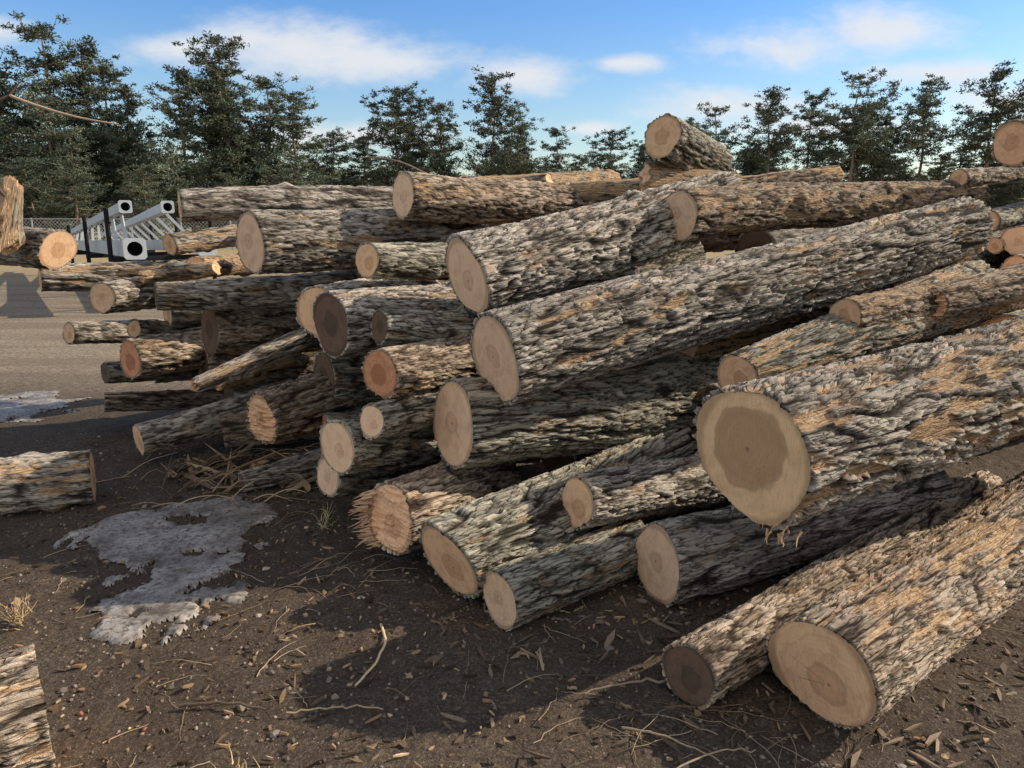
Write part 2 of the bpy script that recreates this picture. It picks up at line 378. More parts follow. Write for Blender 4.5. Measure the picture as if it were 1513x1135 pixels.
LOGS=[
(0.99,2.14,0.19,3.16,3.84,0.27,.196,.230,{'w':'t','b':1,'peel':.55,'cut':(.12,.1),'oval':.07}),
(0.59,2.23,0.12,2.74,4.03,0.14,.118,.127,{'w':'d','b':1}),
(0.62,2.96,0.17,2.24,3.77,0.18,.175,.175,{'w':'p','b':0}),
(-0.05,2.74,0.12,0.58,3.26,0.14,.123,.124,{'w':'p','b':2,'peel':.3}),
(-0.29,3.48,0.65,1.36,4.68,0.50,.226,.306,{'w':'p','b':2,'cut':(0,.1)}),
(-0.27,2.92,0.20,1.07,4.23,0.27,.190,.261,{'w':'t','b':2,'cut':(.3,.0)}),
(0.29,3.16,0.37,1.30,3.81,0.26,.131,.144,{'w':'t','b':0}),
(0.85,2.54,0.79,3.23,4.02,0.90,.267,.320,{'w':'h','b':0,'peel':.66,'cw':.036,'oval':.06,'D':.03}),
(-0.08,3.40,0.98,2.97,5.12,1.61,.238,.209,{'w':'p','b':0,'peel':.32,'bend':.04,'cw':.032,'D':.027}),
(-0.24,3.93,1.32,1.39,4.95,1.73,.220,.206,{'w':'p','b':0,'oval':.09,'D':.026}),
(0.96,4.41,1.64,3.85,6.42,1.97,.156,.141,{'w':'p','b':1,'peel':.45,'bend':.07}),
(0.93,4.82,2.12,1.39,5.40,1.99,.138,.142,{'w':'t','b':2}),
(1.46,5.10,1.85,0.85,4.98,1.84,.085,.145,{'w':'t','peel':.85,'jag':.06}),
(-0.69,4.85,1.77,0.48,5.76,1.75,.150,.148,{'w':'p','b':1,'peel':.4}),
(-0.34,5.78,1.86,0.91,7.24,1.97,.102,.127,{'w':'t','peel':.9,'jag':.1}),
(-1.55,4.48,1.48,-0.36,5.59,1.54,.196,.207,{'w':'p','b':0,'peel':.3}),
(-2.41,5.55,1.72,-0.88,6.38,1.76,.118,.127,{'w':'t','b':0}),
(-0.80,4.15,1.40,-0.16,4.96,1.36,.104,.134,{'w':'t','b':2}),
(-2.80,4.67,1.44,-3.98,5.09,1.49,.130,.136,{'w':'t','b':0,'peel':.2,'cut':(.25,.1)}),
(-3.55,5.64,1.19,-2.61,6.35,1.18,.102,.143,{'w':'t','b':0,'peel':.3}),
(-2.70,4.91,1.12,-2.49,5.57,1.12,.111,.126,{'w':'p','b':0}),
(-2.20,4.61,1.16,-1.12,5.22,1.15,.092,.130,{'w':'d','b':0}),
(-2.21,5.25,1.30,-2.06,6.05,1.29,.083,.095,{'w':'t','b':1,'peel':.8}),
(-2.51,5.14,1.24,-2.20,5.35,1.26,.060,.053,{'w':'t','peel':.9,'jag':.05}),
(-3.45,5.75,0.76,-2.94,6.55,0.67,.095,.108,{'w':'t','b':0}),
(-2.74,5.36,0.85,-2.36,6.25,0.70,.074,.086,{'w':'t','b':0}),
(-2.67,5.12,0.67,-2.12,5.92,0.67,.147,.162,{'w':'r','b':1}),
(-2.03,4.96,0.89,-1.16,5.69,0.84,.186,.207,{'w':'d','b':1}),
(-1.10,4.19,1.11,-0.44,5.41,1.09,.157,.196,{'w':'t','b':0}),
(-0.95,3.88,1.08,-0.19,4.73,1.07,.167,.192,{'w':'d','b':0,'oval':.08}),
(-0.67,3.73,1.09,-0.12,4.17,0.99,.092,.103,{'w':'d','b':2}),
(-0.64,3.53,0.89,-0.13,4.19,0.86,.128,.151,{'w':'r','b':1}),
(-1.44,4.16,0.49,-0.78,5.04,0.57,.156,.241,{'w':'t','b':1,'jag':.03}),
(-2.51,4.81,0.18,-1.68,5.57,0.30,.114,.130,{'w':'t','b':0}),
(-3.23,5.74,0.21,-2.35,6.21,0.13,.080,.087,{'w':'d'}),
(-3.06,5.49,0.50,-2.60,6.01,0.44,.087,.095,{'w':'d'}),
(-0.66,3.38,0.69,-0.26,4.04,0.62,.084,.117,{'w':'p','b':2}),
(-0.87,3.55,0.51,-0.33,4.31,0.34,.146,.172,{'w':'p','b':2,'cut':(.2,.1)}),
(-0.99,3.80,0.27,-0.55,4.26,0.16,.116,.121,{'w':'p','b':2}),
(-1.63,4.27,0.07,-1.09,4.71,0.10,.061,.104,{'w':'d','b':0}),
(-0.56,3.24,0.27,-0.10,3.95,0.20,.176,.190,{'w':'t','b':1,'jag':.02,'cut':(-.1,.2)}),
(1.03,3.33,0.91,2.97,4.86,1.17,.117,.215,{'w':'t','b':2,'peel':.6}),
(0.97,4.36,0.93,3.62,6.06,1.25,.200,.180,{'b':1,'peel':.3}),
(3.64,5.65,2.16,5.66,6.93,2.42,.172,.180,{'w':'t'}),
(3.56,5.73,1.61,5.91,7.64,1.84,.097,.095,{'w':'t'}),
(3.50,5.49,1.44,5.34,6.96,1.60,.064,.074,{'w':'t'}),
(3.60,5.40,1.48,5.59,6.96,1.60,.111,.124,{'w':'p'}),
(3.51,5.25,1.29,5.36,6.70,1.36,.095,.102,{'w':'t'}),
(3.54,6.11,1.95,5.11,7.27,2.10,.075,.083,{'w':'t'}),
(3.09,4.91,1.12,4.71,6.05,1.17,.138,.150,{'w':'t','peel':.6}),
(-2.45,4.14,0.16,-2.86,3.95,0.16,.154,.155,{'w':'t','b':0,'peel':.35}),
(-2.92,3.96,0.30,-3.60,3.75,0.24,.17,.19,{'w':'r','b':0}),
(-1.405,1.98,0.18,-1.93,1.59,0.17,.188,.190,{'w':'t','b':1,'peel':.4}),
(-2.97,4.54,1.74,-3.03,4.50,1.46,.060,.092,{'w':'t','peel':1.,'jag':.12}),
(-2.76,6.10,1.43,-2.26,6.92,1.53,.093,.105,{'w':'t','peel':.5}),
(-1.84,6.58,1.77,-1.00,7.21,1.83,.105,.127,{'w':'t','peel':.6}),
(-1.94,4.89,0.57,-1.60,5.32,0.64,.068,.074,{'w':'t','peel':.7,'jag':.06}),
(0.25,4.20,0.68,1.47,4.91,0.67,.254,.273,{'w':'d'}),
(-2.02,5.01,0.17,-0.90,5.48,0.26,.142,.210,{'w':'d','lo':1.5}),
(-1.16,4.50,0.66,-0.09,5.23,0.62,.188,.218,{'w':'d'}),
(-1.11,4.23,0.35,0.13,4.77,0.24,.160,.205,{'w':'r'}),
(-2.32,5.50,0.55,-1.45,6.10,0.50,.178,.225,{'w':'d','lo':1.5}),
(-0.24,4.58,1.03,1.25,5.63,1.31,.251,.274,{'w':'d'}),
(-1.65,5.50,1.50,-0.19,6.40,1.49,.147,.171,{'peel':.3,'lo':1.3}),
(0.53,5.72,1.55,2.00,6.55,1.60,.229,.233,{'lo':1.5}),
(2.71,5.25,1.28,4.65,6.73,1.32,.213,.237,{'peel':.3}),
(1.54,3.88,0.64,3.24,4.98,0.59,.218,.250,{}),
(1.70,3.79,1.13,3.19,4.78,1.20,.104,.130,{'peel':.6,'w':'t'}),
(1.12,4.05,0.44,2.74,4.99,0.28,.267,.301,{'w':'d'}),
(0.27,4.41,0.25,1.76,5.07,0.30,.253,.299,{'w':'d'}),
# the core of the pile behind the visible ends
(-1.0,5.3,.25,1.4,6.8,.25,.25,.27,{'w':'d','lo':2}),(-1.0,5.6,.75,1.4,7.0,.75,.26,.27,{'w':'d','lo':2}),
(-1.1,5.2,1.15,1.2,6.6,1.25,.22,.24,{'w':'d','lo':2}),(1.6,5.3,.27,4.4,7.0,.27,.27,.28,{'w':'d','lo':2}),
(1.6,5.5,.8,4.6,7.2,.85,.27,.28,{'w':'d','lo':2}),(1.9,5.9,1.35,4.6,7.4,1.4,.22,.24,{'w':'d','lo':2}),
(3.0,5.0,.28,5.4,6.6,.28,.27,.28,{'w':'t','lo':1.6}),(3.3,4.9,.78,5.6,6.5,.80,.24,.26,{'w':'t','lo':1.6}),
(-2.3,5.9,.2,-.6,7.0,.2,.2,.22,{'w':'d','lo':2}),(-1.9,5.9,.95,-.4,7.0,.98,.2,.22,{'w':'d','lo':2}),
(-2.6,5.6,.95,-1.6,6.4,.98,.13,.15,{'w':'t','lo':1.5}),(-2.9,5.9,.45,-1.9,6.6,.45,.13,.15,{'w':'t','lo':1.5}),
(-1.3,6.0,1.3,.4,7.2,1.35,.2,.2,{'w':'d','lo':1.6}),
# odd pieces lying across the stack
(-.1,5.9,1.82,1.0,5.5,1.86,.07,.09,{'w':'t','peel':.85,'jag':.06}),
(-.75,6.2,1.82,.3,6.0,1.9,.06,.08,{'w':'t','peel':.8,'jag':.06}),
(2.35,4.15,1.16,3.3,4.6,1.33,.09,.12,{'w':'t','peel':.6,'jag':.06}),
(-2.75,5.3,1.26,-2.0,5.1,1.30,.035,.05,{'w':'t','peel':.7,'jag':.04}),
(-1.95,4.5,.62,-1.35,4.95,.86,.05,.07,{'w':'r','peel':.4,'jag':.05}),
(1.1,5.3,1.80,2.5,6.0,1.93,.06,.08,{'w':'t','peel':.6,'jag':.05}),
]
for k,sp in enumerate(LOGS): make_log(sp,k)

# ------------------------------------------------------------------ scattered debris
def ico():
    ph=(1+5**.5)/2
    v=np.array([(-1,ph,0),(1,ph,0),(-1,-ph,0),(1,-ph,0),(0,-1,ph),(0,1,ph),(0,-1,-ph),(0,1,-ph),(ph,0,-1),(ph,0,1),(-ph,0,-1),(-ph,0,1)])/1.9
    f_=np.array([(0,11,5),(0,5,1),(0,1,7),(0,7,10),(0,10,11),(1,5,9),(5,11,4),(11,10,2),(10,7,6),(7,1,8),(3,9,4),(3,4,2),(3,2,6),(3,6,8),(3,8,9),(4,9,5),(2,4,11),(6,2,10),(8,6,7),(9,8,1)])
    return v,f_
iv,jf=ico()
N=19000
px=rng.uniform(-3.6,3.4,N);py=1.25+rng.power(.8,N)*4.5
keep=vn(px*1.3,py*1.3,3)+rng.random(N)*.8>.70
px=px[keep];py=py[keep];N=len(px)
sz=rng.lognormal(math.log(.0043),.5,N).clip(.0022,.018)
vv=iv[None]*(1+.35*rng.standard_normal((N,12,1))*.6)*sz[:,None,None]*np.stack([rng.uniform(.7,1.3,N),rng.uniform(.7,1.3,N),rng.uniform(.45,.9,N)],-1)[:,None,:]
vv[...,0]+=px[:,None];vv[...,1]+=py[:,None];vv[...,2]+=(gh(px,py)+sz*.1)[:,None]
F=(jf[None]+12*np.arange(N)[:,None,None]).reshape(-1,3)
g=rng.beta(1.1,3.8,N);tint=rng.random(N)
cc=np.stack([.065+.58*g,.050+.51*g*(1-.12*tint),.037+.43*g*(1-.25*tint),np.ones(N)],-1)
red=rng.random(N)<.015;cc[red,:3]=(.3,.12,.07)
addobj('gravel',mkmesh('gravel',vv.reshape(-1,3),[(F,0,False,None)],[attrmat('gravel_stone').m],cols=np.repeat(cc,12,0)))

debm=attrmat('debris',grain=True)
def slivers(name,N,xr,yr,lr,wr,cols,zoff=0.,tilt=.15):
    x=rng.uniform(*xr,N);y=rng.uniform(*yr,N)
    Lh=rng.uniform(*lr,N)*rng.uniform(.3,1,N)/2;Wh=rng.uniform(*wr,N)/2;yaw=rng.uniform(0,6.28,N);ti=rng.normal(0,tilt,N)
    T=np.array([(-1,-.3),(-.5,-1),(.45,-.7),(1,.1),(.3,1),(-.6,.6)])
    P=np.repeat(T[None],N,0)+rng.normal(0,.22,(N,6,2))
    lx=P[...,0]*Lh[:,None];ly=P[...,1]*Wh[:,None]
    lz=lx*np.sin(ti)[:,None]+.45*ly*rng.normal(0,1,N)[:,None]
    X=x[:,None]+lx*np.cos(yaw)[:,None]-ly*np.sin(yaw)[:,None];Y=y[:,None]+lx*np.sin(yaw)[:,None]+ly*np.cos(yaw)[:,None]
    th_=rng.uniform(.003,.01,N)
    zb=gh(x,y)+.001+np.abs(Lh*np.sin(ti))*.6+zoff
    b=np.stack([X,Y,zb[:,None]+lz],-1);tp=b+np.stack([np.zeros(N),np.zeros(N),th_],-1)[:,None,:]
    V=np.concatenate([b,tp],1)
    o=12*np.arange(N)[:,None]
    top=np.arange(6,12)[None]+o
    side=np.stack([np.array([i,(i+1)%6,6+(i+1)%6,6+i]) for i in range(6)])[None]+o[...,None]
    ci=rng.integers(0,len(cols),N);C=np.array(cols)[ci]*rng.uniform(.6,1.25,(N,1))
    C=np.concatenate([C,np.ones((N,1))],1)
    return addobj(name,mkmesh(name,V.reshape(-1,3),[(top,0,False,None),(side.reshape(-1,4),0,False,None)],[debm.m],cols=np.repeat(C,12,0)))
BK=[(.08,.054,.037),(.14,.095,.065),(.20,.145,.10)];TN=[(.40,.27,.155),(.50,.36,.22),(.30,.19,.105)]
slivers('bark_chips',2200,(-2.6,3.2),(1.4,4.6),(.015,.07),(.004,.016),BK+[TN[2]],tilt=.3)
slivers('bark_chips',260,(-.4,2.6),(1.6,3.1),(.05,.15),(.006,.020),BK+[(.31,.23,.155)],tilt=.25)
slivers('wood_chips',800,(-1.6,3.2),(1.4,3.8),(.012,.06),(.003,.012),TN,tilt=.3)
slivers('wood_chips',60,(1.6,2.9),(1.7,2.9),(.06,.2),(.012,.03),TN+BK)
slivers('split_wood',110,(-2.2,-1.2),(4.3,4.9),(.2,.5),(.010,.032),TN+BK,tilt=.25,zoff=.02)
def leaves(N,xr,yr):
    x=rng.uniform(*xr,N);y=rng.uniform(*yr,N);s=rng.uniform(.015,.036,N);yaw=rng.uniform(0,6.28,N)
    K=9;an=np.linspace(0,2*math.pi,K,endpoint=False)
    rr_=(.55+.45*np.cos(an*4)[None]*rng.uniform(.2,.7,(N,1)))*rng.uniform(.8,1.2,(N,K))
    X=np.cos(an)*rr_*s[:,None];Y=.6*np.sin(an)*rr_*s[:,None]
    Z=gh(x,y)[:,None]+.012+Y*rng.normal(0,.7,(N,1))+np.abs(X)*rng.uniform(0,.6,(N,1))
    A=x[:,None]+X*np.cos(yaw)[:,None]-Y*np.sin(yaw)[:,None];B=y[:,None]+X*np.sin(yaw)[:,None]+Y*np.cos(yaw)[:,None]
    V=np.stack([A,B,Z],-1)
    C=np.array([(.26,.165,.09),(.20,.12,.07),(.34,.235,.14)])[rng.integers(0,3,N)];C=np.concatenate([C,np.ones((N,1))],1)
    addobj('dead_leaves',mkmesh('dead_leaves',V.reshape(-1,3),[(np.arange(N*K).reshape(N,K),0,False,None)],[debm.m],cols=np.repeat(C,K,0)))
leaves(180,(-2.6,2.5),(1.6,4.8))
def tubes(paths):
    Vs=[];Fs=[];Cs=[];o=0
    for pts,ra,rb,colr in paths:
        pts=np.asarray(pts,float);k=len(pts);tg=np.gradient(pts,axis=0);tg/=np.linalg.norm(tg,axis=1)[:,None]+1e-9
        ref=np.array([.31,.2,.93]);u=np.cross(tg,ref);u/=np.linalg.norm(u,axis=1)[:,None];w=np.cross(tg,u)
        rad=np.linspace(ra,rb,k);M=5;an=np.arange(M)/M*2*math.pi
        V=pts[:,None]+rad[:,None,None]*(np.cos(an)[None,:,None]*u[:,None]+np.sin(an)[None,:,None]*w[:,None])
        I=o+np.arange(k*M).reshape(k,M);In=np.roll(I,-1,1)
        Fs.append(np.stack([I[:-1],In[:-1],In[1:],I[1:]],-1).reshape(-1,4));Vs.append(V.reshape(-1,3));Cs.append(np.tile(list(colr)+[1],(k*M,1)));o+=k*M
    return np.concatenate(Vs),np.concatenate(Fs),np.concatenate(Cs)
def twigobj(name,paths):
    V,F,C=tubes(paths);return addobj(name,mkmesh(name,V,[(F,0,True,None)],[debm.m],cols=C))
def rtwig(x,y,L,yaw,r,colr,lift=.02):
    k=9;t_=np.linspace(0,1,k);ya=yaw+rng.normal(0,.35)*t_+rng.normal(0,.22,k)
    X=x+np.cumsum(np.cos(ya))*L/k;Y=y+np.cumsum(np.sin(ya))*L/k
    Z=gh(X,Y)+r+.002+lift*np.abs(np.sin(t_*3.14*rng.uniform(.5,1.2)))*rng.random()
    return (np.stack([X,Y,Z],-1),r,r*.35,colr)
TC=[(.40,.29,.19),(.24,.165,.10),(.13,.09,.06),(.50,.36,.23)]
ps=[]
for i in range(260):
    ps.append(rtwig(rng.uniform(-2.6,2.6),rng.uniform(1.6,4.4),rng.uniform(.05,.28),rng.uniform(0,6.28),rng.uniform(.0008,.0024),TC[rng.integers(4)],.015))
for i in range(60):
    ps.append(rtwig(rng.normal(-1.75,.4),rng.normal(4.5,.25),rng.uniform(.2,.5),rng.uniform(-.6,1.),rng.uniform(.0015,.005),TC[rng.integers(4)],.12))
for i in range(50):
    ps.append(rtwig(rng.normal(.45,.35),rng.normal(2.0,.18),rng.uniform(.1,.4),rng.uniform(0,6.28),rng.uniform(.0008,.0022),TC[rng.integers(3)],.04))
for i in range(16):
    ps.append(rtwig(rng.normal(-.75,.15),rng.normal(3.15,.12),rng.uniform(.15,.3),rng.uniform(-.5,1),rng.uniform(.001,.0025),TC[0],.05))
twigobj('twigs',ps)
q=np.linspace(0,1,14)[:,None]
def arc(a_,b_,bow,jit=.012):
    a_=np.array(a_,float);b_=np.array(b_,float);j=rng.normal(0,jit*np.linalg.norm(b_-a_),(14,3));j[:,2]*=.3
    return a_+(b_-a_)*q+np.array(bow)*np.sin(math.pi*q)+j
twigobj('branch',[(arc((-.53,2.74,.012),(-.55,2.33,.012),(.05,0,.01),.004),.006,.0045,(.66,.50,.28))])
twigobj('branch',[(arc((-1.12,2.22,.012),(-.82,2.2,.015),(0,.01,.01)),.007,.004,(.14,.10,.07)),(arc((-.75,2.18,.012),(-.42,2.2,.012),(0,.01,.01)),.004,.003,(.42,.3,.18))])
twigobj('branch',[(arc((-3.0,4.3,2.12),(-2.58,4.05,2.24),(0,0,.02),.003),.010,.008,(.24,.17,.12)),(arc((-2.58,4.05,2.24),(-2.0,3.98,2.09),(0,0,-.02),.003),.008,.004,(.50,.37,.25)),
  (arc((-2.97,4.5,1.75),(-3.0,4.3,2.12),(-.05,0,0)),.011,.010,(.14,.10,.08)),(arc((-2.58,4.05,2.24),(-2.4,4.0,2.36),(0,0,.01),.003),.004,.002,(.30,.22,.16))])
twigobj('branch',[(arc((-.45,5.0,1.85),(-1.1,5.2,2.02),(0,0,.07),.004),.007,.003,(.34,.25,.18))])
twigobj('branch',[(arc((.35,2.1,.02),(.62,1.95,.02),(0,0,.02)),.005,.002,(.4,.3,.2)),(arc((.62,2.35,.02),(.25,2.28,.02),(0,0,.02)),.006,.003,(.3,.22,.16)),
 (arc((.42,1.85,.02),(.75,1.98,.03),(0,.03,.02)),.004,.002,(.38,.28,.19))])
def tuft(name,x,y,z,n,L,colr,spread=.5,dirn=(0,0,1),pos=.02,r=.003):
    ps=[]
    for i in range(n):
        d=np.array(dirn)+rng.normal(0,spread,3);d/=np.linalg.norm(d);l=L*rng.uniform(.4,1)
        a0=np.array([x,y,z])+rng.normal(0,pos,3)
        ps.append((arc(a0,a0+d*l,rng.normal(0,.006,3)),r,.0006,tuple(np.array(colr)*rng.uniform(.7,1.15))))
    twigobj(name,ps)
tuft('wood_splinters',-.78,1.83,.02,30,.09,(.6,.42,.2))
tuft('dry_grass',-2.0,2.75,.02,40,.13,(.50,.36,.2),.6)
tuft('wood_splinters',.93,2.42,.56,12,.07,(.6,.38,.19),.22,(-.3,-.3,-.8),.03,.005)
tuft('wood_splinters',-1.0,3.75,.02,18,.12,(.5,.42,.22),.6)
ps=[]
axv=np.array((.46,.71,-.07));axv/=np.linalg.norm(axv);lf=np.array((-.84,.54,.0));lf/=np.linalg.norm(lf);upv=np.cross(axv,lf);upv=upv if upv[2]>0 else -upv
for i in range(75):
    an=rng.uniform(-1.25,.75);rd=.176*rng.uniform(.78,.93)
    a0=np.array((-.56,3.24,.27))+lf*math.cos(an)*rd+upv*math.sin(an)*rd+axv*rng.uniform(-.01,.03)
    d=lf*rng.uniform(.25,.9)-axv*rng.uniform(.4,1.)-np.array((0,0,rng.uniform(-.1,.45)));d/=np.linalg.norm(d)
    ps.append((arc(a0,a0+d*rng.uniform(.03,.10),rng.normal(0,.005,3),.01),rng.uniform(.004,.011),.001,tuple(np.array((.76,.50,.30))*rng.uniform(.5,1.1))))
twigobj('wood_splinters',ps)

# ------------------------------------------------------------------ steel mast stack
steel=simple('galvanised_steel',(.45,.48,.51),.5,3,.2,.25)
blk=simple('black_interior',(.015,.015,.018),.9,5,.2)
def beam(p,q_,w,h=None,w2=None):
    h=h or w;w2=w2 or w;p=np.array(p,float);q_=np.array(q_,float);a=(q_-p)/np.linalg.norm(q_-p)
    ref=np.array([0,0,1.]) if abs(a[2])<.9 else np.array([1.,0,0])
    e=np.cross(a,ref);e/=np.linalg.norm(e);g_=np.cross(e,a)
    V=[];
    for P_,sc in((p,1.),(q_,w2/w)):
        for i,j in((-1,-1),(1,-1),(1,1),(-1,1)):V.append(P_+e*i*w*sc/2+g_*j*h*sc/2)
    F=[(0,1,2,3),(7,6,5,4),(0,4,5,1),(1,5,6,2),(2,6,7,3),(3,7,4,0)]
    return np.array(V),np.array(F)
def plate(c_,a,w,hole):
    c_=np.array(c_,float);a=np.array(a,float);a/=np.linalg.norm(a);e=np.cross(a,[0,0,1.]);e/=np.linalg.norm(e);g_=np.cross(e,a)
    K=24;an=(np.arange(K)+.5)/K*2*math.pi-math.pi/4
    sq=np.stack([np.cos(an),np.sin(an)],-1);sq=sq/np.abs(sq).max(1)[:,None]*w/2
    ci=np.stack([np.cos(an),np.sin(an)],-1)*hole
    V=[];
    for off in(0,.03):
        for arr in(sq,ci):V.append(c_+a*off+arr[:,:1]*e+arr[:,1:]*g_)
    V.append(c_+a*.25+ci[:,:1]*e+ci[:,1:]*g_)
    V=np.concatenate(V);i=np.arange(K);j=(i+1)%K
    F1=np.stack([i,j,K+j,K+i],-1);F2=np.stack([i,2*K+i,2*K+j,j],-1);F3=np.stack([3*K+i,3*K+j,2*K+j,2*K+i],-1)
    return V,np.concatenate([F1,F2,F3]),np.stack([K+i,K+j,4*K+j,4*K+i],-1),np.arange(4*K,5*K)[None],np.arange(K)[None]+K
root=bpy.data.objects.new('steel_mast_stack',None);coll.objects.link(root)
Vs=[];Fs=[];o=0
def add(VF):
    global o
    Vs.append(VF[0]);Fs.append(VF[1]+o);o+=len(VF[0])
def lerp(a_,b_,t_): a_=np.array(a_,float);b_=np.array(b_,float);return a_+(b_-a_)*t_
def between(a_,b_,ta,c_,d_,tb,w):
    add(beam(lerp(a_,b_,ta),lerp(c_,d_,tb),w))
masts=[((-6.72,13.3,1.88),(-15.0,25.5,1.20),.16,.215,.075),((-6.12,13.6,1.88),(-14.0,26.,1.20),.16,.215,.075),
       ((-6.58,13.2,1.16),(-14.8,24.8,.95),.28,.37,.125),((-5.6,13.9,1.18),(-13.7,26.,.93),.26,.34,.11)]
for P0,P1,wd,pw,hl in masts:
    P0=np.array(P0);P1=np.array(P1);a_=(P1-P0)/np.linalg.norm(P1-P0)
    add(beam(P0+a_*.26,P1,wd,wd,wd*.7))
    V,F,B,cap,_=plate(P0,a_,pw,hl)
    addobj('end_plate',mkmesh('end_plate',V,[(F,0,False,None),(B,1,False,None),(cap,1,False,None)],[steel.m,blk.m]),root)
    e_=np.cross(a_,[0,0,1.]);e_/=np.linalg.norm(e_);g_=np.cross(e_,a_)
    for sx_,vec in((e_,g_),(-e_,g_),(g_,e_),(-g_,e_)):
        c0=P0+a_*.03+sx_*(wd/2)
        add((np.array([c0-vec*wd/2,c0+vec*wd/2,c0+vec*wd/2+a_*.24,c0-vec*wd/2+a_*.24,c0-vec*wd/2-sx_*.01,c0+vec*wd/2-sx_*.01,c0+vec*wd/2+a_*.24-sx_*.01,c0-vec*wd/2+a_*.24-sx_*.01]),np.array([(0,1,2,3),(7,6,5,4)])))
for t_ in np.linspace(.05,.92,11):
    between(masts[0][0],masts[0][1],t_,masts[2][0],masts[2][1],t_,.05)
    between(masts[1][0],masts[1][1],t_,masts[3][0],masts[3][1],t_,.05)
addobj('masts_and_rungs',mkmesh('masts',np.concatenate(Vs),[(np.concatenate(Fs),0,False,None)],[steel.m]),root)
Vs=[];Fs=[];o=0
for t_ in(.06,.3,.55,.9):
    pA=lerp(masts[2][0],masts[2][1],t_);pB=lerp(masts[3][0],masts[3][1],t_);d_=(pB-pA)/np.linalg.norm(pB-pA)
    for q_ in(pA-d_*.28,pB+d_*.28): add(beam((q_[0],q_[1],-.02),(q_[0],q_[1],q_[2]+ .75*(1-t_*.6)),.06))
    add(beam(pA-d_*.32-np.array([0,0,.2]),pB+d_*.32-np.array([0,0,.2]),.09))
addobj('rack',mkmesh('rack',np.concatenate(Vs),[(np.concatenate(Fs),0,False,None)],[blk.m]),root)

# ------------------------------------------------------------------ fence
fm=simple('fence_galvanised',(.42,.43,.43),.6,2,.15,.2)
Vs=[];Fs=[];o=0
x0,x1,yf=-62.,-8.,46.
for x in np.arange(x0,x1,3.):add(beam((x,yf,0),(x,yf,1.9),.07))
add(beam((x0,yf,1.85),(x1,yf,1.85),.05));add(beam((x0,yf,.1),(x1,yf,.1),.03))
for x in np.arange(x0,x1-1.8,.22):
    add(beam((x,yf+.01,.1),(x+1.75,yf+.01,1.85),.012));add(beam((x+1.75,yf-.01,.1),(x,yf-.01,1.85),.012))
addobj('chain_link_fence',mkmesh('fence',np.concatenate(Vs),[(np.concatenate(Fs),0,False,None)],[fm.m]))

